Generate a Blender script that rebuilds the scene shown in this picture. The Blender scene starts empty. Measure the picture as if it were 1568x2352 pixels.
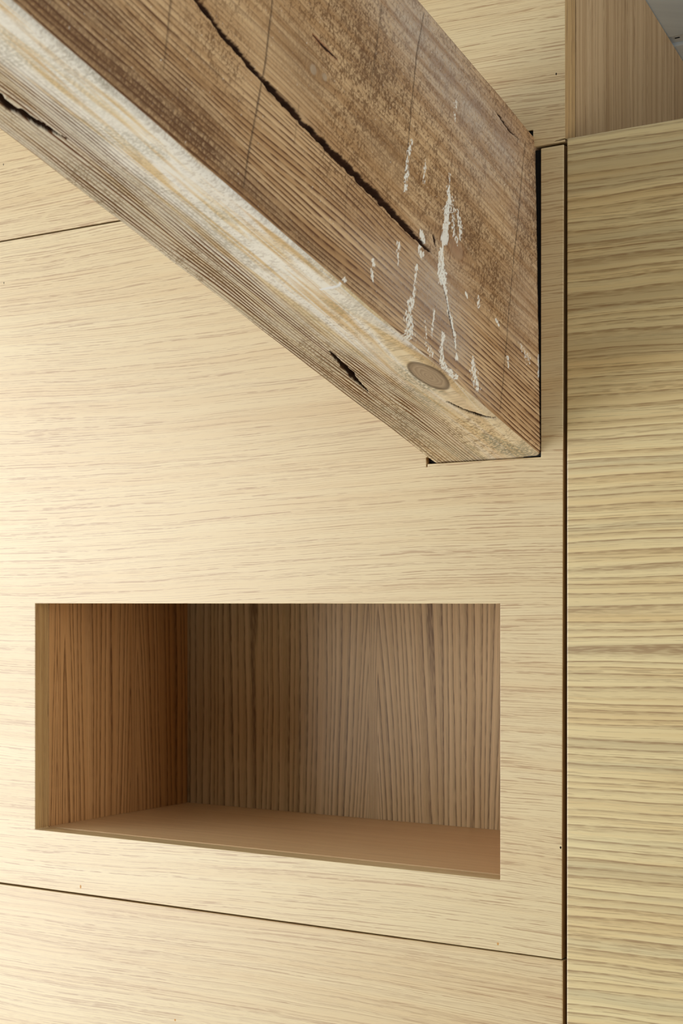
import bpy, bmesh, math, random
import numpy as np
from mathutils import Vector, Matrix

# ------------------------------------------------------------------ camera
FPX, CX, HY, VPX = 3564.0, 784.0, 1383.0, -4735.0       # focal length, centre, horizon, panel vanishing point (px)
_h = math.hypot(CX - VPX, FPX)
KC, KS = (CX - VPX) / _h, FPX / _h                      # yaw of the camera against the panel wall
CAM = np.array([0.0, -1.3, 1.5])
scene = bpy.context.scene
col = scene.collection
cam_d = bpy.data.cameras.new('camera')
cam = bpy.data.objects.new('camera', cam_d)
col.objects.link(cam)
cam.location = CAM
cam.rotation_euler = (math.pi / 2, 0, math.atan2(KS, KC))
cam_d.sensor_fit = 'VERTICAL'
cam_d.sensor_height = 36.0
cam_d.sensor_width = 24.0
cam_d.lens = FPX / 2352 * 36.0
cam_d.shift_y = (HY - 1176) / 2352
cam_d.clip_start = 0.02
cam_d.dof.use_dof = True
cam_d.dof.focus_distance = 1.52
cam_d.dof.aperture_fstop = 14.0
scene.camera = cam

# ------------------------------------------------------------------ light
world = bpy.data.worlds.new('overcast_sky')
scene.world = world
world.use_nodes = True
bg = world.node_tree.nodes['Background']
bg.inputs[0].default_value = (0.93, 0.97, 1.0, 1)
bg.inputs[1].default_value = 0.08

def area(name, loc, target, sx, sy, power, color):
    l = bpy.data.lights.new(name, 'AREA')
    l.shape = 'RECTANGLE'; l.size = sx; l.size_y = sy; l.energy = power; l.color = color
    o = bpy.data.objects.new(name, l)
    col.objects.link(o)
    o.location = loc
    d = Vector(target) - Vector(loc)
    o.rotation_euler = d.to_track_quat('-Z', 'Y').to_euler()
    return o
area('window_daylight_low', (-3.37, -2.15, 0.62), (-1.0, -2.15, 0.62), 2.6, 1.12, 54, (1.0, 0.995, 0.985))
area('window_daylight_high', (-3.37, -2.15, 1.78), (-1.0, -2.15, 1.78), 2.6, 1.12, 55, (1.0, 0.99, 0.975))
area('added_right_fill', (2.66, -0.8, 1.5), (0.0, -0.8, 1.5), 1.1, 1.1, 48, (0.97, 0.985, 1.0))  # added fill for recess, ceiling and beam side; no source known there

cy = scene.cycles
cy.use_light_tree = False
cy.caustics_reflective = cy.caustics_refractive = False
cy.max_bounces, cy.diffuse_bounces, cy.glossy_bounces, cy.transmission_bounces = 4, 3, 2, 0

vs = scene.view_settings
vs.view_transform = 'Standard'
vs.look = 'None'
vs.exposure = 0.05
vs.gamma = 1.0
vs.use_curve_mapping = False

# ------------------------------------------------------------------ picture -> place
def ray(px, py):
    t, k = (px - CX) / FPX, (HY - py) / FPX
    return np.array([KC * t - KS, KS * t + KC, k])
def on_wall(px, py, Y=0.0):
    r = ray(px, py)
    return CAM + r * ((Y - CAM[1]) / r[1])

# ------------------------------------------------------------------ node helper
class G:
    """a tiny expression builder for shader nodes"""
    def __init__(self, name, rough=0.5, spec=0.5):
        self.m = bpy.data.materials.new(name)
        self.m.use_nodes = True
        self.nt = self.m.node_tree
        self.b = self.nt.nodes['Principled BSDF']
        self.b.inputs['Roughness'].default_value = rough
        self.b.inputs['Specular IOR Level'].default_value = spec
    def n(self, t, **kw):
        nd = self.nt.nodes.new(t)
        for k, v in kw.items(): setattr(nd, k, v)
        return nd
    def put(self, sock, v):
        if isinstance(v, X): self.nt.links.new(v.s, sock)
        elif isinstance(v, tuple) and len(v) == 3 and sock.type == 'RGBA': sock.default_value = (*v, 1)
        else: sock.default_value = v
    def math(self, op, *a, clamp=False):
        nd = self.n('ShaderNodeMath', operation=op, use_clamp=clamp)
        for i, v in enumerate(a): self.put(nd.inputs[i], v)
        return X(self, nd.outputs[0])
    def coords(self):
        nd = self.n('ShaderNodeTexCoord'); sp = self.n('ShaderNodeSeparateXYZ')
        self.nt.links.new(nd.outputs['Object'], sp.inputs[0])
        return [X(self, sp.outputs[i]) for i in range(3)]
    def vec(self, x, y, z=0.0):
        nd = self.n('ShaderNodeCombineXYZ')
        for i, v in enumerate((x, y, z)): self.put(nd.inputs[i], v)
        return X(self, nd.outputs[0])
    def noise(self, x, y, z=0.0, detail=2.0, rough=0.5, dist=0.0, dim='2D'):
        nd = self.n('ShaderNodeTexNoise', noise_dimensions=dim)
        if dim == '2D': x, y, z = x + z * 7.31, y + z * 3.77, 0.0
        nd.inputs['Scale'].default_value = 1.0
        nd.inputs['Detail'].default_value = detail
        nd.inputs['Roughness'].default_value = rough
        nd.inputs['Distortion'].default_value = dist
        self.put(nd.inputs['Vector'], self.vec(x, y, z))
        return X(self, nd.outputs[0])
    def mapr(self, v, a, b, c=0.0, d=1.0, smooth=True):
        nd = self.n('ShaderNodeMapRange', interpolation_type='SMOOTHSTEP' if smooth else 'LINEAR')
        for i, w in enumerate((v, a, b, c, d)): self.put(nd.inputs[i], w)
        return X(self, nd.outputs[0])
    def mix(self, f, a, b, mode='MIX'):
        nd = self.n('ShaderNodeMix', data_type='RGBA', blend_type=mode)
        self.put(nd.inputs[0], f); self.put(nd.inputs[6], a); self.put(nd.inputs[7], b)
        return X(self, nd.outputs[2])
    def attr(self, name):
        nd = self.n('ShaderNodeAttribute', attribute_name=name)
        return nd
    def bump(self, h, strength, dist):
        nd = self.n('ShaderNodeBump')
        nd.inputs['Strength'].default_value = strength
        nd.inputs['Distance'].default_value = dist
        self.put(nd.inputs['Height'], h)
        self.nt.links.new(nd.outputs[0], self.b.inputs['Normal'])
    def out(self, c, rough=None):
        self.put(self.b.inputs['Base Color'], c)
        if rough is not None: self.put(self.b.inputs['Roughness'], rough)
        return self.m
class X:
    def __init__(self, g, s): self.g, self.s = g, s
    def __add__(self, o): return self.g.math('ADD', self, o)
    __radd__ = __add__
    def __sub__(self, o): return self.g.math('SUBTRACT', self, o)
    def __rsub__(self, o): return self.g.math('SUBTRACT', o, self)
    def __mul__(self, o): return self.g.math('MULTIPLY', self, o)
    __rmul__ = __mul__
    def __truediv__(self, o): return self.g.math('DIVIDE', self, o)

def rgb(r, g, b):
    f = lambda c: (c / 12.92 if c <= 0.04045 else ((c + 0.055) / 1.055) ** 2.4)
    return tuple(f(v / 255.0) for v in (r, g, b))

# ------------------------------------------------------------------ materials
def oak(name, grain, across, light, mid, pore, seed=0.0, ring=0.35, ring_v=75.0, ring_u=1.2, pore_v=370.0,
        pore_u=1.8, pore_k=0.56, warp=0.02, dash=40.0, stripes=0.0, stripe_v=190.0, cath=(), rough=0.38, grey=0.0, pore2=0.8, spec=1.0):
    g = G(name, rough, spec)
    P = g.coords()
    u, v = P['XYZ'.index(grain)], P['XYZ'.index(across)] + P[3 - 'XYZ'.index(grain) - 'XYZ'.index(across)]
    v1 = v + (g.noise(u * 1.3, v * 3.5, seed, 0.0) - 0.5) * (2 * warp) + (g.noise(u * 10.0, v * 30.0, seed + 3.1, 1.0) - 0.5) * 0.003
    for (v0, k, wd, u0) in cath:                           # arched figure: nested V lines around v0
        d = v - v0
        v1 = v1 + (u - u0) * k * g.math('EXPONENT', g.math('ABSOLUTE', d) * (-1.0 / wd)) * g.math('MAXIMUM', g.math('MINIMUM', d * 150.0, 1.0), -1.0)
    big = g.noise(u * 0.8, v1 * 14.0, seed + 5.0, 1.0)
    r = g.mapr(g.noise(u * ring_u, v1 * ring_v, seed + 1.0, 2.0, 0.55), 0.36, 0.68)
    c = g.mix(r * ring + g.mapr(big, 0.3, 0.72) * 0.3, light, mid)
    if grey:
        c = g.mix(g.mapr(g.noise(u * 1.6, v1 * 60.0, seed + 13.0, 1.0), 0.52, 0.72) * grey, c, rgb(170, 158, 124))
    if stripes:
        ph = v1 * stripe_v + (g.noise(u * 1.2, v1 * 40.0, seed + 9.0, 1.0) - 0.5) * 2.2
        fr = g.math('FRACT', ph)
        ln = g.mapr(fr, 0.25, 0.92, 0.0, 0.55) * g.mapr(fr, 0.95, 1.0, 1.0, 0.0) + g.mapr(fr, 0.74, 0.90) * g.mapr(fr, 0.93, 1.0, 1.0, 0.0) * 0.45
        brk = g.mapr(g.noise(u * 60.0, v1 * 700.0, seed + 2.0, 1.0), 0.30, 0.60, 0.5, 1.0)
        c = g.mix(ln * brk * stripes, c, pore)
    def hair(f, sd, w):                                    # thin long fibres: level lines of a stretched noise
        return g.mapr(g.math('ABSOLUTE', g.noise(u * pore_u, v1 * f, seed + sd, 1.0, 0.5) - 0.5), 0.012, w, 1.0, 0.0)
    dn = g.noise(u * dash, v1 * 640.0, seed + 17.0, 2.0, 0.6)
    pk = hair(pore_v, 7.0, 0.05) * g.mapr(dn, 0.40, 0.56, 0.12, 1.0) + hair(pore_v * 1.3, 8.0, 0.045) * g.mapr(dn, 0.56, 0.42, 0.06, 0.75) * pore2
    return g.out(g.mix(g.math('MINIMUM', pk, 1.0) * pore_k, c, pore))

OAK_L, OAK_M, OAK_P = rgb(227, 205, 159), rgb(217, 186, 134), rgb(156, 104, 54)
M = {}
M['oak_main'] = oak('oak_veneer_main', 'X', 'Z', OAK_L, OAK_M, OAK_P, 2.0)
M['oak_upper'] = oak('oak_veneer_upper', 'X', 'Z', OAK_L, OAK_M, OAK_P, 21.0, warp=0.03, pore_k=0.6)
M['oak_lower'] = oak('oak_veneer_lower', 'X', 'Z', OAK_L, OAK_M, OAK_P, 37.0, stripes=0.25, stripe_v=120.0)
M['oak_door'] = oak('oak_veneer_door', 'X', 'Z', rgb(235, 215, 162), rgb(220, 188, 128), rgb(146, 106, 58), 51.0,
                    ring=0.45, ring_v=110.0, ring_u=2.0, pore_v=200.0, pore_u=2.0, pore_k=0.45, warp=0.022, grey=0.3, stripes=0.72, stripe_v=112.0)
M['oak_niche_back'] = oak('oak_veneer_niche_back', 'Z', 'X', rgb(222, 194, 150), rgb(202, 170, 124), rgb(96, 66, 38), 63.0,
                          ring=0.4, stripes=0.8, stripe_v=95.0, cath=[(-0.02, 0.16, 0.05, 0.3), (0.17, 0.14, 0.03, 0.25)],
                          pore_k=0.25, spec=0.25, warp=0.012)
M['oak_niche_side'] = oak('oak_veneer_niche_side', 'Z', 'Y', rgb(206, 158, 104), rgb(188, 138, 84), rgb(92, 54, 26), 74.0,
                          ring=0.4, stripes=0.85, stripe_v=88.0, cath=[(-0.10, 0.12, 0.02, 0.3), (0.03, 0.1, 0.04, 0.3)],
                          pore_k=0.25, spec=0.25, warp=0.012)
M['oak_niche_floor'] = oak('oak_veneer_niche_floor', 'X', 'Y', rgb(228, 194, 150), rgb(218, 180, 134), rgb(170, 128, 84), 81.0,
                           ring=0.5, ring_v=140.0, pore_k=0.3, pore_v=260.0, pore_u=1.5, spec=0.25, warp=0.006)
M['oak_edge'] = oak('oak_edge_band', 'Z', 'Y', rgb(196, 160, 106), rgb(172, 132, 80), rgb(104, 70, 34), 93.0,
                    ring=0.6, ring_v=260.0, pore_v=300.0, pore_u=3.0, pore_k=0.55, warp=0.002)
M['oak_side'] = oak('oak_veneer_side', 'Z', 'Y', rgb(200, 170, 130), rgb(174, 142, 102), rgb(124, 90, 54), 99.0,
                    ring=0.7, ring_v=160.0, ring_u=0.8, pore_v=230.0, pore_u=1.6, pore_k=0.5, spec=0.25, warp=0.006)
def plain(name, c, rough=0.6, var=0.06, scale=40.0):
    g = G(name, rough, 0.3)
    P = g.coords()
    f = g.noise(P[0] * scale, P[1] * scale, P[2] * scale, 3.0)
    return g.out(g.mix(g.mapr(f, 0.3, 0.7), tuple(v * (1 - var) for v in c), c))
M['white_paint'] = plain('white_paint', rgb(228, 238, 240), 0.6)
M['white_profile'] = plain('white_profile', rgb(226, 232, 231), 0.4)
M['plaster'] = plain('plaster', rgb(225, 222, 214), 0.8)
M['plaster_shade'] = plain('warm_grey_plaster', rgb(150, 138, 122), 0.85)
M['dark_carcass'] = plain('dark_carcass', rgb(70, 42, 24), 0.7)
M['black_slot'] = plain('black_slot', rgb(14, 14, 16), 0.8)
M['dark_hole'] = plain('dark_hole', rgb(40, 26, 16), 0.9)
M['resin'] = plain('resin', rgb(214, 160, 92), 0.5)
M['floor_pale'] = plain('floor_pale', rgb(222, 220, 212), 0.5)

# ------------------------------------------------------------------ mesh helpers
def link(name, me, mats, parent=None, bevel=0.0, seg=2):
    o = bpy.data.objects.new(name, me)
    col.objects.link(o)
    for m in (mats if isinstance(mats, (list, tuple)) else [mats]): me.materials.append(m)
    if parent is not None: o.parent = parent
    if bevel:
        b = o.modifiers.new('edge', 'BEVEL'); b.width = bevel; b.segments = seg; b.limit_method = 'ANGLE'
        b.angle_limit = math.radians(40); b.material = 0
    return o
def tag(o, label=None, cat=None, group=None, kind=None):
    if label: o['label'] = label
    if cat: o['category'] = cat
    if group: o['group'] = group
    if kind: o['kind'] = kind
    return o
def recentre(o, base=True):
    me = o.data
    co = np.empty(len(me.vertices) * 3); me.vertices.foreach_get('co', co); co = co.reshape(-1, 3)
    c = (co.min(0) + co.max(0)) / 2
    me.vertices.foreach_set('co', (co - c).ravel()); me.update()
    o.location = c
    return o
def box(name, x0, x1, y0, y1, z0, z1, mat, parent=None, bevel=0.0, edge_mat=None):
    return slab(name, [x0, x1], [z0, z1], lambda i, j: True, y0, y1, mat, parent, bevel, edge_mat)
def slab(name, xs, zs, keep, y0, y1, mat, parent=None, bevel=0.0, edge_mat=None, warp=None):
    """a board of cells in the XZ plane, from y0 (front) to y1 (back); cells that keep() drops are openings"""
    bm = bmesh.new()
    V = {}
    def v(i, j, k):
        if (i, j, k) not in V:
            x, z = xs[i], zs[j]
            if warp: x, z = warp(i, j, x, z)
            V[(i, j, k)] = bm.verts.new((x, (y0, y1)[k], z))
        return V[(i, j, k)]
    nx, nz = len(xs) - 1, len(zs) - 1
    K = lambda i, j: 0 <= i < nx and 0 <= j < nz and keep(i, j)
    for i in range(nx):
        for j in range(nz):
            if not K(i, j): continue
            bm.faces.new((v(i, j, 0), v(i + 1, j, 0), v(i + 1, j + 1, 0), v(i, j + 1, 0)))
            bm.faces.new((v(i, j, 1), v(i, j + 1, 1), v(i + 1, j + 1, 1), v(i + 1, j, 1)))
            for (di, dj, a, b) in ((-1, 0, (i, j + 1), (i, j)), (1, 0, (i + 1, j), (i + 1, j + 1)),
                                   (0, -1, (i, j), (i + 1, j)), (0, 1, (i + 1, j + 1), (i, j + 1))):
                if not K(i + di, j + dj):
                    f = bm.faces.new((v(*a, 0), v(*a, 1), v(*b, 1), v(*b, 0)))
                    if di: f.material_index = 1 if edge_mat else 0
    bmesh.ops.recalc_face_normals(bm, faces=bm.faces)
    bmesh.ops.dissolve_limit(bm, angle_limit=0.01, verts=bm.verts, edges=bm.edges, delimit={'MATERIAL'})
    me = bpy.data.meshes.new(name); bm.to_mesh(me); bm.free()
    o = link(name, me, [mat, edge_mat] if edge_mat else mat, parent, bevel)
    return recentre(o)

# ------------------------------------------------------------------ the setting
T = 0.0225                                     # panel thickness
XL = -3.2                                      # left wall
XE = -0.5969                                   # right end of the panel wall
def ceil_z(y): return 2.1706 - 0.2897 * y      # underside of the sloped ceiling
floor = box('floor', XL - 0.1, 2.6, -3.6, 0.9, -0.06, 0.0, M['floor_pale']); tag(floor, 'pale grey floor', None, None, 'structure')
wl = slab('wall_left', [-3.6, -3.5, -0.8, 0.9], [0.0, 0.06, 2.36, 3.1], lambda i, j: not (i == 1 and j == 1), 0, 0.12, M['plaster'])
wl.location = (XL - 0.06, -1.35, 1.55); wl.rotation_euler = (0, 0, math.pi / 2); tag(wl, 'white left wall with a low window', None, None, 'structure')
wr = slab('wall_right', [-3.6, -1.4, -0.2, 0.9], [0.0, 0.9, 2.1, 3.1], lambda i, j: not (i == 1 and j == 1), 0, 0.1, M['plaster_shade'])  # unseen wall; its opening is made up to let the added fill in
wr.location = (2.55, -1.35, 1.55); wr.rotation_euler = (0, 0, math.pi / 2); tag(wr, 'warm grey unseen right wall with an opening for the added fill light', None, None, 'structure')
wb = box('wall_back', XL, 2.6, 0.9, 1.0, 0, 2.1, M['plaster']); tag(wb, 'white back wall behind the cupboards', None, None, 'structure')

def slope_slab(name, x0, x1, y0, y1, lift, thick, mat, parent=None, bevel=0.0):
    """a board lying along the roof slope between two wall depths"""
    bm = bmesh.new()
    vs_ = [bm.verts.new((x, y, ceil_z(y) + lift + t)) for x in (x0, x1) for y in (y0, y1) for t in (0, thick)]
    for q in ((0, 1, 3, 2), (4, 6, 7, 5), (0, 4, 5, 1), (2, 3, 7, 6), (0, 2, 6, 4), (1, 5, 7, 3)):
        bm.faces.new([vs_[k] for k in q])
    bmesh.ops.recalc_face_normals(bm, faces=bm.faces)
    me = bpy.data.meshes.new(name); bm.to_mesh(me); bm.free()
    return recentre(link(name, me, mat, parent, bevel))
ceiling = slope_slab('ceiling', XL, 2.5, -3.6, 0.9, 0.022, 0.05, M['plaster']); tag(ceiling, 'sloped white ceiling', None, None, 'structure')
cl = Vector(ceiling.location)
def under(o, parent, base):
    o.location = Vector(o.location) - base; o.parent = parent
    return o
b1 = under(slope_slab('ceiling_board', XL, 2.5, -3.6, 0.2612, 0, 0.0215, M['white_paint'], None, 0.0012), ceiling, cl)
b2 = under(slope_slab('ceiling_board', XL, 2.5, 0.2765, 0.9, 0, 0.0215, M['white_paint'], None, 0.0012), ceiling, cl)
vp = under(slope_slab('vent_profile', XL, 2.5, 0.2622, 0.2755, 0.003, 0.0185, M['white_profile'], None, 0.0005), ceiling, cl)
slot0 = slope_slab('vent_slot', 0, 0.0052, 0.2676, 0.2688, 0.0026, 0.002, M['black_slot'])
ref = Vector(slot0.location)
for k in range(70):
    s = slot0 if k == 0 else slot0.copy()
    if k: col.objects.link(s)
    s.parent = vp
    s.location = Vector((XE + 0.006 + 0.0102 * k, ref.y, ref.z)) - cl - Vector(vp.location)

# window in the left wall
wn = bpy.data.objects.new('window_1', None); col.objects.link(wn); wn.location = (XL - 0.06, -2.15, 0.06)
tag(wn, 'low white framed window in the left wall', None, None, 'structure')
def rel(o, e): o.location = Vector(o.location) - Vector(e.location); o.parent = e; return o
rel(box('window_sill', XL - 0.11, XL + 0.03, -3.5, -0.8, 0.04, 0.06, M['white_profile'], None, 0.003), wn)
for (y0, y1, z0, z1) in ((-3.5, -3.45, .06, 2.36), (-.85, -.8, .06, 2.36), (-3.45, -.85, .06, .11), (-3.45, -.85, 2.31, 2.36), (-2.17, -2.13, .11, 2.31)):
    rel(box('frame_bar', XL - 0.09, XL - 0.04, y0, y1, z0, z1, M['white_profile'], None, 0.003), wn)

# ------------------------------------------------------------------ panels
unit = bpy.data.objects.new('fitted_cabinet', None); col.objects.link(unit); unit.location = (-1.9, 0.3, 0)
tag(unit, 'wide pale oak fitted cabinet front with an open niche, the old beam running into it', 'cabinet', 'oak fitted cabinets')
def lerp(a, b, t): return a + (b - a) * t
NX0, NX1, NZ0, NZ1 = -1.2562, -0.6630, 1.2402, 1.4985      # niche opening
HX0, HX1, HZ0, HZ1 = -0.7412, -0.6211, 1.6336, 1.9363      # beam hole
MT, MB = 1.9178, 1.1736
xs = [XL + 0.005, NX0, HX0 - 0.0012, HX0, NX1, HX1, -0.5985]
zs = [MB, NZ0, NZ1, HZ0 - 0.0034, HZ0, HZ0 + 0.006, MT]
def keep_main(i, j):
    if j == 1 and 1 <= i <= 3: return False
    if 3 <= i <= 4 and j >= 4: return False
    if i == 2 and j in (3, 4): return False
    return True
def warp_main(i, j, x, z):
    if i == 6: x += lerp(-0.0018, 0.0003, (z - MB) / (MT - MB))
    t = (x + 1.3118) / 0.7137
    if j == 6: z += lerp(0.0015, 0, max(0, min(1, t)))
    if j == 0: z += lerp(0.0006, 0, max(0, min(1, t)))
    if j == 4 and i == 3: z -= 0.0006
    return x, z
main = slab('front_panel', xs, zs, keep_main, 0, T, M['oak_main'], None, 0.0010, M['oak_edge'], warp_main)
tag(main, 'large pale oak panel with the niche opening and a notch around the beam')

xs = [XL + 0.005, HX0 - 0.003, -0.6289, -0.6075, XE]
zs = [1.9203, 1.9222, 1.9236, HZ1, ceil_z(T) - 0.001]
def keep_up(i, j):
    if i == 1 and j < 3: return False
    if i == 3 and j == 1: return False
    return True
def warp_up(i, j, x, z):
    if j == 0: z -= lerp(0.0008, 0, max(0, min(1, (x + 1.3118) / 0.7137)))
    if i == 3 and j in (1, 2): z = 1.9220 + 0.0003 * (j - 1)
    return x, z
upper = slab('front_panel', xs, zs, keep_up, 0, T, M['oak_upper'], None, 0.0006, M['oak_edge'], warp_up)
tag(upper, 'upper oak panel above the seam, behind the beam')

def warp_low(i, j, x, z):
    if i == 1: x += lerp(-0.0006, 0, z / 1.17)
    if j == 1: z -= lerp(0.0011, 0, max(0, min(1, (x + 1.3118) / 0.7137)))
    return x, z
lower = slab('front_panel', [XL + 0.005, -0.5994], [0.02, 1.1724], lambda i, j: True, 0, T, M['oak_lower'], None, 0.0009, M['oak_edge'], warp_low)
tag(lower, 'lowest oak panel under the thin dark gap')

door = slab('door', [-0.5945, 0.12], [0.02, 1.9228], lambda i, j: True, -0.0004, T - 0.0004, M['oak_door'], None, 0.0013, M['oak_edge'],
            lambda i, j, x, z: (x + (-0.0004 if i == 0 and j == 1 else 0) + (-0.001 if i == 0 and j == 0 else 0), z))
tag(door, 'tall door with wide striped oak grain')

# small marks on the panels
def speck(name, px, py, ax, az, mat, parent):
    p = on_wall(px, py)
    bm = bmesh.new()
    bmesh.ops.create_uvsphere(bm, u_segments=10, v_segments=6, radius=1.0)
    for v in bm.verts: v.co = (v.co.x * ax * (1 + 0.3 * v.co.z), v.co.y * 0.00012, v.co.z * az)
    me = bpy.data.meshes.new(name); bm.to_mesh(me); bm.free()
    o = link(name, me, mat, parent)
    o.location = Vector(p) - Vector(parent.location)
for (px, py, ax, az, kind, par) in ((8, 378, .0006, .0013, 0, upper), (9, 650, .0006, .0014, 0, main), (1277, 170, .0007, .0012, 0, upper),
                                    (1287, 1947, .0009, .0012, 0, main), (185, 2037, .0012, .0022, 1, main),
                                    (1143, 2168, .0011, .0014, 1, main), (402, 2343, .0012, .0013, 1, lower), (88, 1571, .0002, .0003, 0, main)):
    speck('pin_hole' if kind == 0 else 'resin_spot', px, py, ax, az, M['dark_hole'] if kind == 0 else M['resin'], par)

# ------------------------------------------------------------------ niche
def rel(o, e): o.location = Vector(o.location) - Vector(e.location); o.parent = e; return o
for p_ in (main, upper, lower): rel(p_, unit)
ND, ny = 0.2788, T + 0.0006
BT = 0.016
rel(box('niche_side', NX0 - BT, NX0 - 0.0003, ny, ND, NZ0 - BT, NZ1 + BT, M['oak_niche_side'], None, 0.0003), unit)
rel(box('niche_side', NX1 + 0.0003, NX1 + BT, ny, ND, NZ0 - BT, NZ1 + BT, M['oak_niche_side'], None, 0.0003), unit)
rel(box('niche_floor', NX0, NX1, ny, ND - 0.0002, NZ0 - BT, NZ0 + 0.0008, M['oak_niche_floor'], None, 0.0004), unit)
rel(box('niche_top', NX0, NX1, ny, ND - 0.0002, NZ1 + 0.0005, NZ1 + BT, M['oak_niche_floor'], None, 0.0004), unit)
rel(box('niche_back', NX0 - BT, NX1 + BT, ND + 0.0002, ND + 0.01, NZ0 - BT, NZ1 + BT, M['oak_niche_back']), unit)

# ------------------------------------------------------------------ recess above the cabinet and carcass
def side_poly(name, pts, x0, x1, mat, bevel=0.0):
    bm = bmesh.new()
    A = [bm.verts.new((x0, y, z)) for y, z in pts]; B = [bm.verts.new((x1, y, z)) for y, z in pts]
    bm.faces.new(A); bm.faces.new(B[::-1])
    n = len(pts)
    for k in range(n): bm.faces.new((A[k], B[k], B[(k + 1) % n], A[(k + 1) % n]))
    bmesh.ops.recalc_face_normals(bm, faces=bm.faces)
    me = bpy.data.meshes.new(name); bm.to_mesh(me); bm.free()
    return recentre(link(name, me, mat, None, bevel))
sp = side_poly('side_panel', [(T + 0.0028, 0.0), (0.88, 0.0), (0.88, ceil_z(0.88) - 0.001), (T + 0.0028, ceil_z(T + 0.0028) - 0.001)], XE - 0.019, XE - 0.0003, M['oak_side'], 0.0004)
rel(sp, unit); tag(sp, 'upright oak side board with vertical grain under the sloped ceiling')
cab = bpy.data.objects.new('fitted_cabinet', None); col.objects.link(cab); cab.location = (-0.2, 0.3, 0)
tag(cab, 'tall oak cabinet with one striped door right of the dark vertical gap', 'cabinet', 'oak fitted cabinets'); rel(door, cab)
rel(box('side_board', -0.5934, -0.5754, T + 0.001, 0.6, 0.0, 1.905, M['dark_carcass']), cab)
rel(box('side_board', 0.101, 0.119, T + 0.001, 0.6, 0.0, 1.905, M['dark_carcass']), cab)
rel(box('top_board', -0.5752, 0.1008, T + 0.001, 0.6, 1.887, 1.905, M['oak_niche_floor']), cab)
rel(box('back_board', -0.5752, 0.1008, 0.59, 0.6, 0.0, 1.886, M['dark_carcass']), cab)

# ------------------------------------------------------------------ the old beam
def vnoise(x, y, seed=0):
    xi, yi = np.floor(x).astype(np.int64), np.floor(y).astype(np.int64)
    fx, fy = x - xi, y - yi
    fx, fy = fx * fx * (3 - 2 * fx), fy * fy * (3 - 2 * fy)
    def h(a, b):
        n = (a * 374761393 + b * 668265263 + seed * 974634777) & 0xffffffff
        n = ((n ^ (n >> 13)) * 1274126177) & 0xffffffff
        return ((n ^ (n >> 16)) & 0xffff) / 65535.0
    return (h(xi, yi) * (1 - fx) + h(xi + 1, yi) * fx) * (1 - fy) + (h(xi, yi + 1) * (1 - fx) + h(xi + 1, yi + 1) * fx) * fy
def fbm(x, y, seed=0, n=3):
    r, a, t = 0, 1.0, 0
    for k in range(n):
        r = r + a * vnoise(x * 2 ** k, y * 2 ** k, seed + k * 17); t += a; a *= 0.5
    return r / t
def sstep(e0, e1, x):
    t = np.clip((x - e0) / (e1 - e0), 0, 1)
    return t * t * (3 - 2 * t)

BR, BL, TR = on_wall(1239.5, 1044), on_wall(993, 1062), on_wall(1226, 310)
ax = -ray(3400, 2900); ax /= np.linalg.norm(ax)          # along the beam, out of the wall and up into the room
BW, BH = np.linalg.norm(BL - BR), np.linalg.norm(TR - BR)
e1, e2 = (BL - BR) / BW, (TR - BR) / BH
K1, K2 = float(ax @ e1), float(ax @ e2)
def face_st(px, py, side):
    """picture point -> (along, around) on the beam's right side (side=True) or underside"""
    e, k, sg = (e2, K2, 1.0) if side else (e1, K1, -1.0)
    l, s, w = np.linalg.solve(np.column_stack([ray(px, py), -ax, -e]), BR - CAM)
    return s + w * k, sg * w * math.sqrt(1 - k * k)
# the outline of the section: (across, up, outward normal, around)
RA, RB = 0.0055, 0.004
sec = []
def run(p0, p1, n, nrm): 
    for k in range(n): 
        t = k / n; sec.append((lerp(p0[0], p1[0], t), lerp(p0[1], p1[1], t), *nrm))
def arc(cx, cz, r, a0, n):
    for k in range(n):
        a = math.radians(a0 - 90 * k / n); sec.append((cx + r * math.cos(a), cz + r * math.sin(a), math.cos(a), math.sin(a)))
run((BW - RB, 0), (RA, 0), 138, (0, -1)); arc(RA, RA, RA, 270, 12)
run((0, RA), (0, BH - RB), 320, (-1, 0)); arc(RB, BH - RB, RB, 180, 8)
run((RB, BH), (BW - RB, BH), 14, (0, 1)); arc(BW - RB, BH - RB, RB, 90, 4)
run((BW, BH - RB), (BW, RB), 30, (1, 0)); arc(BW - RB, RB, RB, 0, 8)
sec = np.array(sec)
ns = len(sec)
sa = np.concatenate([np.linspace(-0.06, -0.012, 12)[:-1], np.linspace(-0.012, 0.74, 840), np.linspace(0.74, 2.3, 80)[1:]])
na = len(sa)
S, Xc = np.meshgrid(sa, sec[:, 0], indexing='ij'); Zc = np.meshgrid(sa, sec[:, 1], indexing='ij')[1]
NXn, NZn = np.meshgrid(sa, sec[:, 2], indexing='ij')[1], np.meshgrid(sa, sec[:, 3], indexing='ij')[1]
is_side = NXn < -0.7
w_t = np.where(NXn + NZn * 0 < -0.7, 1, 0)
# unrolled coordinates: side t > 0, underside t < 0
Tt = np.where(NZn < -0.7, -(Xc - 0) * math.sqrt(1 - K1 * K1), np.where(NXn < -0.7, Zc * math.sqrt(1 - K2 * K2), np.where((NXn < 0) & (NZn < 0), (Zc - Xc) * 0.9, 0.5 + Xc + Zc)))
Ss = S + np.where(NZn < -0.7, Xc * K1, Zc * K2)
NSd, NBt = is_side, NZn < -0.7
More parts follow.
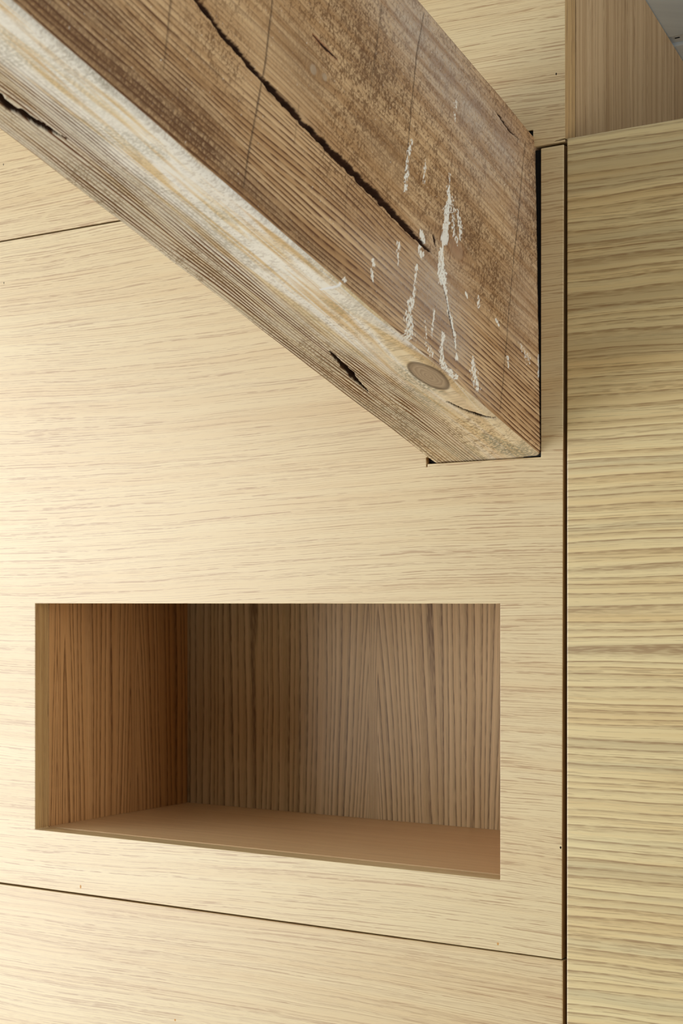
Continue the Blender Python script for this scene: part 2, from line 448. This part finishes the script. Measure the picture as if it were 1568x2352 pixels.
# masks
paint = np.zeros_like(S); crack = np.zeros_like(S); grey = np.zeros_like(S); dark = np.zeros_like(S)
disp = np.zeros_like(S); knot = np.zeros_like(S); rc = Tt.copy(); white = np.zeros_like(S); red = np.zeros_like(S)
jit = fbm(Ss * 160, Tt * 160, 5, 3) - 0.5
def stroke(pts, widths, side, amp=0.5):
    """smooth mask of a polyline drawn on a face; pts in picture pixels, widths in millimetres"""
    P = np.array([face_st(x, y, side) for x, y in pts]); Wd = np.array(widths) * 0.0005
    out = np.zeros_like(S)
    pad = Wd.max() * 3
    m = (Ss > P[:, 0].min() - pad) & (Ss < P[:, 0].max() + pad) & (Tt > P[:, 1].min() - pad) & (Tt < P[:, 1].max() + pad)
    m &= (Tt > -0.008) if side else (Tt < 0.003)
    x, y, jj = Ss[m], Tt[m], jit[m]
    best = np.full(x.shape, 9.0)
    for k in range(len(P) - 1):
        d = P[k + 1] - P[k]
        t = np.clip(((x - P[k, 0]) * d[0] + (y - P[k, 1]) * d[1]) / (d @ d), 0, 1)
        q = np.hypot(x - P[k, 0] - t * d[0], y - P[k, 1] - t * d[1]) / ((Wd[k] + (Wd[k + 1] - Wd[k]) * t) * (1 + 2 * amp * jj))
        best = np.minimum(best, q)
    out[m] = 1 - sstep(0.45, 1.35, best)
    return out
def blob(px, py, rs, rt, side, ang=0.0):
    s0, t0 = face_st(px, py, side)
    return np.exp(-(((Ss - s0) / rs) ** 2 + ((Tt - t0) / rt) ** 2) * 1.2) * ((Tt > -0.006) if side else (Tt < 0.004))

# checks (drying cracks), real grooves
for (pts, wd, side, dep) in (
    ([(410, -50), (455, 5), (520, 90), (600, 182), (700, 287), (770, 357), (830, 418), (880, 466), (940, 530), (975, 566), (990, 578)], [3.8, 4.0, 4.4, 4.8, 5.4, 6.2, 7.0, 7.2, 5.8, 3.4, 1.6], True, .022),
    ([(1138, 254), (1150, 272), (1169, 298), (1190, 318)], [1.4, 2.6, 2.4, 1.0], True, .008),
    ([(719, 80), (745, 108), (773, 134)], [.8, 2.2, .8], True, .003),
    ([(-40, 200), (0, 230), (30, 252), (65, 274), (100, 295), (155, 323)], [7, 7.5, 7, 6.5, 5, 1.2], False, .016),
    ([(757, 808), (777, 830), (797, 850), (816, 872), (845, 900)], [1.8, 5, 6.4, 5, 1.2], False, .014),
    ([(1027, 922), (1060, 939), (1099, 954), (1138, 963)], [1.4, 4, 5.6, 1.6], False, .012),
    ([(994, 540), (998, 552), (1000, 566)], [1, 2.6, 1.2], True, .004),
    ([(1012, 640), (1026, 690), (1034, 740), (1044, 790)], [.4, .9, .9, .4], True, .002)):
    c = stroke(pts, wd, side, 0.6)
    crack = np.maximum(crack, c); disp -= min(dep, 0.008) * sstep(0.1, 0.9, c)
red = np.maximum(red, stroke([(719, 80), (745, 108), (775, 138)], [3, 6, 2], True) * 0.8)
# saw cuts and scribed lines across the side
lines = np.zeros_like(S)
for (pts, wd, k) in (
    ([(975, 30), (958, 120), (950, 200), (943, 260), (938, 320), (928, 420)], [1.0, 1.1, 1.0, .9, 1.0, .6], .8),
    ([(878, 10), (870, 70), (855, 180), (848, 230)], [1.2, 1.2, 1, .6], .55),
    ([(628, -20), (607, 150), (590, 250), (570, 360), (560, 430)], [1.2, 1.5, 1.5, 1.4, .8], .75),
    ([(1205, 333), (1197, 420), (1190, 497), (1180, 594), (1174, 660), (1165, 759), (1153, 885), (1147, 941)], [.9, 1.2, 1.1, 1, 1, 1, 1, .7], .7),
    ([(800, 60), (790, 120)], [1, .6], .4), ([(393, -10), (385, 70), (375, 160)], [1.6, 1.6, 1], .5),
    ([(685, 240), (676, 330)], [1, .8], .4), ([(1105, 430), (1090, 560)], [.9, .7], .3), ([(800, 380), (790, 520)], [1, .8], .3)):
    lines = np.maximum(lines, stroke(pts, [w_ * 1.25 for w_ in wd], True, 0.3) * k)
disp -= lines * 0.0006
# white paint and filler runs
for (pts, wd, side, k) in (
    ([(1032, 420), (1030, 468), (1021, 528), (1015, 579), (1013, 618), (1018, 648), (1024, 672), (1030, 714), (1042, 765), (1049, 825)], [4, 5.5, 7, 4.5, 7, 7.5, 4, 2.2, 2.4, 2.2], True, .95),
    ([(1051, 483), (1057, 522), (1057, 552)], [2, 4, 2.5], True, .8), ([(1048, 552), (1050, 565)], [3.5, 2], True, .7),
    ([(964, 528), (970, 549), (961, 570), (968, 585)], [3.5, 6, 3, 4], True, .95), ([(914, 561), (913, 606)], [3.5, 2.5], True, .75),
    ([(956, 609), (952, 660), (943, 696), (937, 735), (940, 765)], [2.6, 2.6, 5, 7, 9], True, .78), ([(997, 711), (989, 768)], [2.4, 2.2], True, .7),
    ([(1015, 768), (1013, 816), (1018, 840), (1046, 866)], [4, 4.5, 3.5, 5], True, .85), ([(1084, 822), (1087, 852), (1096, 888)], [2.4, 6, 7], True, .75),
    ([(1099, 684), (1099, 705)], [3, 2], True, .8), ([(1071, 672), (1073, 684)], [2.4, 2], True, .7), ([(1138, 732), (1145, 747)], [2, 2.2], True, .8),
    ([(945, 325), (937, 356), (930, 436)], [3.4, 3.6, 3], True, .74), ([(976, 365), (975, 385), (973, 420)], [2.4, 3.2, 1.6], True, .72),
    ([(1048, 237), (1044, 276)], [4, 3], True, .55), ([(1033, 402), (1029, 480)], [4, 5], True, .75), ([(1040, 460), (1043, 540)], [5, 4], True, .6),
    ([(1200, 800), (1212, 826)], [5, 5], True, .55), ([(1237, 820), (1238, 860)], [4, 4], True, .85), ([(1165, 822), (1166, 840)], [2.4, 2.4], True, .8),
    ([(855, 595), (858, 606)], [3, 3], True, .85), ([(852, 625), (855, 640)], [2.6, 2.6], True, .8), ([(792, 640), (796, 646)], [2.4, 2.4], True, .8),
    ([(975, 735), (978, 790)], [2, 2.6], True, .55), ([(985, 800), (990, 815)], [3, 3], True, .65)):
    paint = np.maximum(paint, stroke(pts, [w_ * 1.7 for w_ in wd], side, 1.1) * k)
white = np.maximum(white, stroke([(736, 664), (762, 660), (788, 657)], [2.4, 3.8, 2.6], False, 0.3))
white = np.maximum(white, stroke([(417, 630), (428, 633)], [3, 3], False, 0.3) * 0.9)
# grey smears
for (px, py, rs, rt, k) in ((1000, 690, .055, .05, 1.0), (1030, 780, .04, .035, .95), (985, 620, .03, .03, .7), (930, 660, .07, .035, .7), (870, 590, .06, .03, .35), (960, 760, .04, .02, .6),
                            (960, 70, .07, .045, .9), (1020, 160, .065, .045, .95), (1080, 250, .06, .04, .95), (1150, 330, .05, .04, .85), (1100, 360, .06, .04, .6), (900, 40, .05, .03, .5), (1190, 450, .03, .05, .45), (1200, 700, .03, .06, .3), (1100, 900, .03, .02, .4)):
    grey = np.maximum(grey, blob(px, py, rs, rt, True) * k)
# dark stains on the side
for (px, py, rs, rt, k) in ((250, 150, .16, .013, 1.0), (420, 290, .12, .012, 1.0), (560, 425, .10, .010, .9), (690, 545, .10, .008, .8), (120, 30, .08, .012, 1.0), (430, 250, .045, .022, .7), (480, 310, .05, .018, .5), (860, 160, .05, .03, .6), (700, 150, .04, .03, .6),
                            (1060, 520, .05, .03, .6), (1140, 640, .05, .03, .5), (880, 330, .06, .025, .55), (200, 20, .06, .02, .7), (1215, 500, .02, .2, .35), (820, 60, .06, .03, .4)):
    dark = np.maximum(dark, blob(px, py, rs, rt, True) * k)
# knots: deflect the grain and colour the eye
def add_knot(px, py, rs, rt, side, strength, core):
    s0, t0 = face_st(px, py, side)
    ds, dt = Ss - s0, Tt - t0
    m = ((Tt > -0.006) if side else (Tt < 0.005))
    e = np.exp(-((ds / (rs * 2.6)) ** 2 + (dt / (rt * 2.6)) ** 2))
    rc[...] = rc - np.where(m, np.sign(dt) * rt * strength * e * (1 - np.exp(-np.abs(dt) / (rt * 0.5))), 0)
    rr = np.sqrt((ds / rs) ** 2 + (dt / rt) ** 2)
    np.maximum(knot, np.where(m, (1 - sstep(0.8, 1.12, rr)) * core, 0), out=knot)
    return rr
kr = add_knot(984, 862, .026, .0125, False, 1.0, 1.0)
add_knot(1047, 572, .012, .009, True, 0.9, .35)
add_knot(719, 160, .004, .004, True, 0.8, .9)
add_knot(745, 177, .003, .003, True, 0.8, .9)
red = np.maximum(red, blob(1047, 572, .012, .008, True) * .8)
# underside: whitewash, ridged outer band, green grey drag marks
wash = np.where(Tt < 0.001, 1.0, 0.0)
bt = np.clip(-Tt / BW, 0, 1)
ridge = np.where(Tt < 0, sstep(0.30, 0.62, bt + 0.25 * (fbm(Ss * 7, Tt * 20, 31, 2) - 0.5)) * (0.55 + 0.45 * sstep(0.0, 0.12, Ss)), 0.0)
ridge = np.where(Tt >= 0, 0.32 + 0.68 * sstep(0.75, 0.2, np.clip(Tt / 0.16, 0, 1) + 0.5 * (fbm(Ss * 6, Tt * 12, 41, 2) - 0.5)), ridge)
fuzz = np.where(Tt >= 0, sstep(0.3, 0.75, np.clip(Tt / 0.20, 0, 1) * 0.6 + 0.9 * (fbm(Ss * 14, Tt * 22, 51, 3) - 0.2)), 0.35 + 0.65 * sstep(0.35, 0.65, fbm(Ss * 18, Tt * 40, 61, 3)))
pale = np.where(Tt < 0, sstep(0.05, 0.42, Ss) * (1 - 0.8 * sstep(0.40, 0.9, bt)) + 0.15, 0.0)
green = np.where(Tt < 0.002, sstep(0.52, 0.70, fbm(Ss * 22 + Tt * 25, Tt * 38, 71, 3)), 0.0)
for (px, py, rs, rt, k) in ((690, 728, .02, .02, .9), (800, 815, .012, .03, .9), (535, 560, .01, .02, .7), (1050, 1040, .03, .012, .9), (1005, 1020, .02, .02, .7), (150, 190, .05, .03, .7), (870, 740, .02, .01, .6), (1000, 925, .02, .008, .7)):
    green = np.maximum(green, blob(px, py, rs, rt, False) * k)
fuzz = np.where(Tt < 0.002, fuzz * (1 - 0.6 * np.clip(pale, 0, 1)), fuzz)
# relief
disp += (fbm(Ss * 5, Tt * 9, 81, 3) - 0.5) * 0.0022 * sstep(0.0, 0.05, S)
disp += (fbm(Ss * 25, Tt * 90, 91, 3) - 0.5) * 0.0009
edge_m = np.exp(-(Tt / 0.006) ** 2) * (Tt > -0.05)
disp -= edge_m * 0.0022 * fbm(Ss * 30, Tt * 10, 95, 3) * sstep(-0.01, 0.03, S)
disp -= ridge * np.where(Tt < 0, 1.0, 0.25) * 0.0007 * (0.5 + 0.5 * np.sin(rc * 2 * np.pi / 0.0034 + 5 * fbm(Ss * 6, Tt * 30, 12, 2)))
lim = (np.abs(NXn) < 0.99) & (np.abs(NZn) < 0.99)
P3 = BR + S[..., None] * ax + (Xc + disp * NXn)[..., None] * e1 + (Zc + disp * NZn)[..., None] * e2
co = P3.reshape(-1, 3)
idx = np.arange(na * ns).reshape(na, ns)
A = idx[:-1, :]; B = idx[1:, :]
quads = np.stack([A, np.roll(A, -1, 1), np.roll(B, -1, 1), B], -1).reshape(-1, 4)
base = co[idx[:, ns // 3]].min(0)
org = BR + 0.0
me = bpy.data.meshes.new('old_timber')
nv, nq = len(co), len(quads)
me.vertices.add(nv); me.vertices.foreach_set('co', (co - org).ravel())
caps = [idx[0][::-1], idx[-1]]
loops = np.concatenate([quads.ravel()] + [np.array(c_) for c_ in caps])
me.loops.add(len(loops)); me.loops.foreach_set('vertex_index', loops.astype(np.int32))
starts = np.concatenate([np.arange(nq) * 4, [nq * 4, nq * 4 + ns]]).astype(np.int32)
me.polygons.add(nq + 2); me.polygons.foreach_set('loop_start', starts)
me.update(calc_edges=True); me.validate()
me.polygons.foreach_set('use_smooth', np.ones(len(me.polygons), dtype=bool))
def attr(name, *ch):
    a = me.attributes.new(name, 'FLOAT_COLOR', 'POINT')
    d = np.ones((nv, 4), dtype=np.float32)
    for k, c_ in enumerate(ch): d[:, k] = np.asarray(c_).reshape(-1)
    a.data.foreach_set('color', d.ravel())
attr('wear_a', paint, crack, grey); attr('wear_b', fuzz, ridge, knot); attr('wear_c', wash, pale, green)
attr('wear_d', lines, dark, red); attr('grain', Ss + 1.0, rc + 1.0, white); attr('knot_eye', np.where(Tt < 0.004, kr, 3.0), kr * 0, kr * 0)

g = G('weathered_fir', 0.75, 0.2)
def ch(name):
    nd = g.attr(name); sp_ = g.n('ShaderNodeSeparateColor'); g.nt.links.new(nd.outputs['Color'], sp_.inputs[0])
    return [X(g, sp_.outputs[k]) for k in range(3)]
a_paint, a_crack, a_grey = ch('wear_a'); a_fuzz, a_ridge, a_knot = ch('wear_b'); a_wash, a_pale, a_green = ch('wear_c')
a_line, a_dark, a_red = ch('wear_d'); gs, gt, a_white = ch('grain'); a_kr = ch('knot_eye')[0]
side_k = 1.0 - a_wash
ph = gt * (240.0 + a_wash * 70.0) + (g.noise(gs * 4.0, gt * 40.0, 1.0, 1.0) - 0.5) * 3.0
fr = g.math('FRACT', ph)
late = g.mapr(fr, 0.15, 0.88, 0.0, 0.6) * g.mapr(fr, 0.93, 1.0, 1.0, 0.0) + g.mapr(fr, 0.62, 0.86) * g.mapr(fr, 0.90, 1.0, 1.0, 0.0) * 0.5
streak = g.mapr(g.noise(gs * 6.0, gt * 110.0, 2.0, 2.0), 0.33, 0.70)
brk = g.mapr(g.noise(gs * 50.0, gt * 150.0, 3.0, 2.0), 0.30, 0.60, 0.4, 1.0)
c = g.mix(streak, rgb(206, 172, 129), rgb(178, 140, 97))
c = g.mix(a_wash, c, g.mix(streak, rgb(236, 214, 172), rgb(216, 184, 136)))
c = g.mix(a_pale * g.mapr(g.noise(gs * 8.0, gt * 110.0, 4.0, 2.0), 0.32, 0.60), c, rgb(248, 243, 232))
c = g.mix(a_ridge * a_wash * g.mapr(fr, 0.2, 0.6, 0.75, 0.0), c, rgb(236, 224, 200))
wl_ = g.mapr(g.math('ABSOLUTE', g.noise(gs * 1.5, gt * 55.0, 9.0, 1.0) - 0.5), 0.006, 0.05, 1.0, 0.0)
c = g.mix(wl_ * a_wash * g.mapr(a_ridge, 0.2, 0.8, 0.75, 0.15) * g.mapr(gs, 1.08, 1.25, 0.3, 1.0), c, rgb(246, 242, 234))
c = g.mix(g.math('MINIMUM', late * a_ridge * g.math('MAXIMUM', brk, a_wash * 0.8) * 1.3, 1.0), c, g.mix(a_wash, rgb(96, 62, 38), rgb(112, 72, 42)))
n1 = g.noise(gs * 470.0, gt * 250.0, 5.0, 2.0, 0.7, 0.6)
n2 = g.noise(gs * 110.0, gt * 80.0, 5.5, 1.0, 0.5)
sp1 = g.mapr(n1 * 0.72 + n2 * 0.28 + a_dark * 0.08, 0.49, 0.60) * a_fuzz
c = g.mix(sp1 * 0.74, c, g.mix(a_wash, rgb(104, 72, 42), rgb(132, 102, 66)))
c = g.mix(a_dark * g.mapr(n1, 0.3, 0.6, 0.45, 1.0) * 0.85, c, rgb(92, 62, 40))
c = g.mix(a_green * g.mapr(gs, 1.10, 1.30, 1.0, 0.5) * g.mapr(a_ridge, 0.2, 0.9, 1.0, 0.45) * g.mapr(g.noise(gs * 500.0, gt * 330.0, 6.0, 1.0), 0.36, 0.60, 0.1, 0.8), c, rgb(146, 138, 114))
c = g.mix(a_grey * g.mapr(n1, 0.34, 0.62, 1.0, 0.55), c, g.mix(streak, rgb(180, 165, 150), rgb(152, 130, 114)))
c = g.mix(a_red * 0.7, c, rgb(132, 70, 40))
kw = g.math('FRACT', a_kr * 5.0 + n2 * 1.2)
c = g.mix(a_knot, c, g.mix(g.mapr(kw, 0.1, 0.95) * 0.45, rgb(178, 156, 128), rgb(138, 114, 92)))
c = g.mix(g.mapr(a_kr, 0.78, 0.98) * g.mapr(a_kr, 1.0, 1.12, 1.0, 0.0) * 0.75, c, rgb(96, 76, 58))
c = g.mix(a_line, c, rgb(58, 42, 30))
np1 = g.noise(gs * 520.0, gt * 240.0, 8.0, 2.0, 0.6)
pm = g.mapr(a_paint + (np1 - 0.5) * 2.2, 0.48, 0.86)
c = g.mix(pm * 0.82, c, rgb(240, 238, 228))
c = g.mix(a_white, c, rgb(246, 246, 246))
c = g.mix(g.mapr(a_crack, 0.06, 0.32), c, g.mix(n2, rgb(34, 18, 10), rgb(74, 46, 28)))
M['beam'] = g.out(c)
beam = link('old_timber', me, M['beam'])
beam.location = org
tag(beam, 'weathered old timber beam with cracks and white paint drips entering the panel', 'beam')
# black strips added to darken the gap between the beam and the panel
def dark_strip(x0, x1, z0, z1, y0=0.0022, y1=0.02):
    o = box('dark_gap_strip', x0, x1, y0, y1, z0, z1, M['black_slot']); o.location = Vector(o.location) - Vector(org); o.parent = beam
dark_strip(-0.640, HX1 - 0.0002, HZ0 + 0.0008, 1.9172)
dark_strip(-0.640, -0.6291, 1.9174, HZ1 - 0.0002)
dark_strip(HX0 + 0.0002, -0.6405, HZ0 + 0.0002, HZ0 + 0.012, 0.0045)
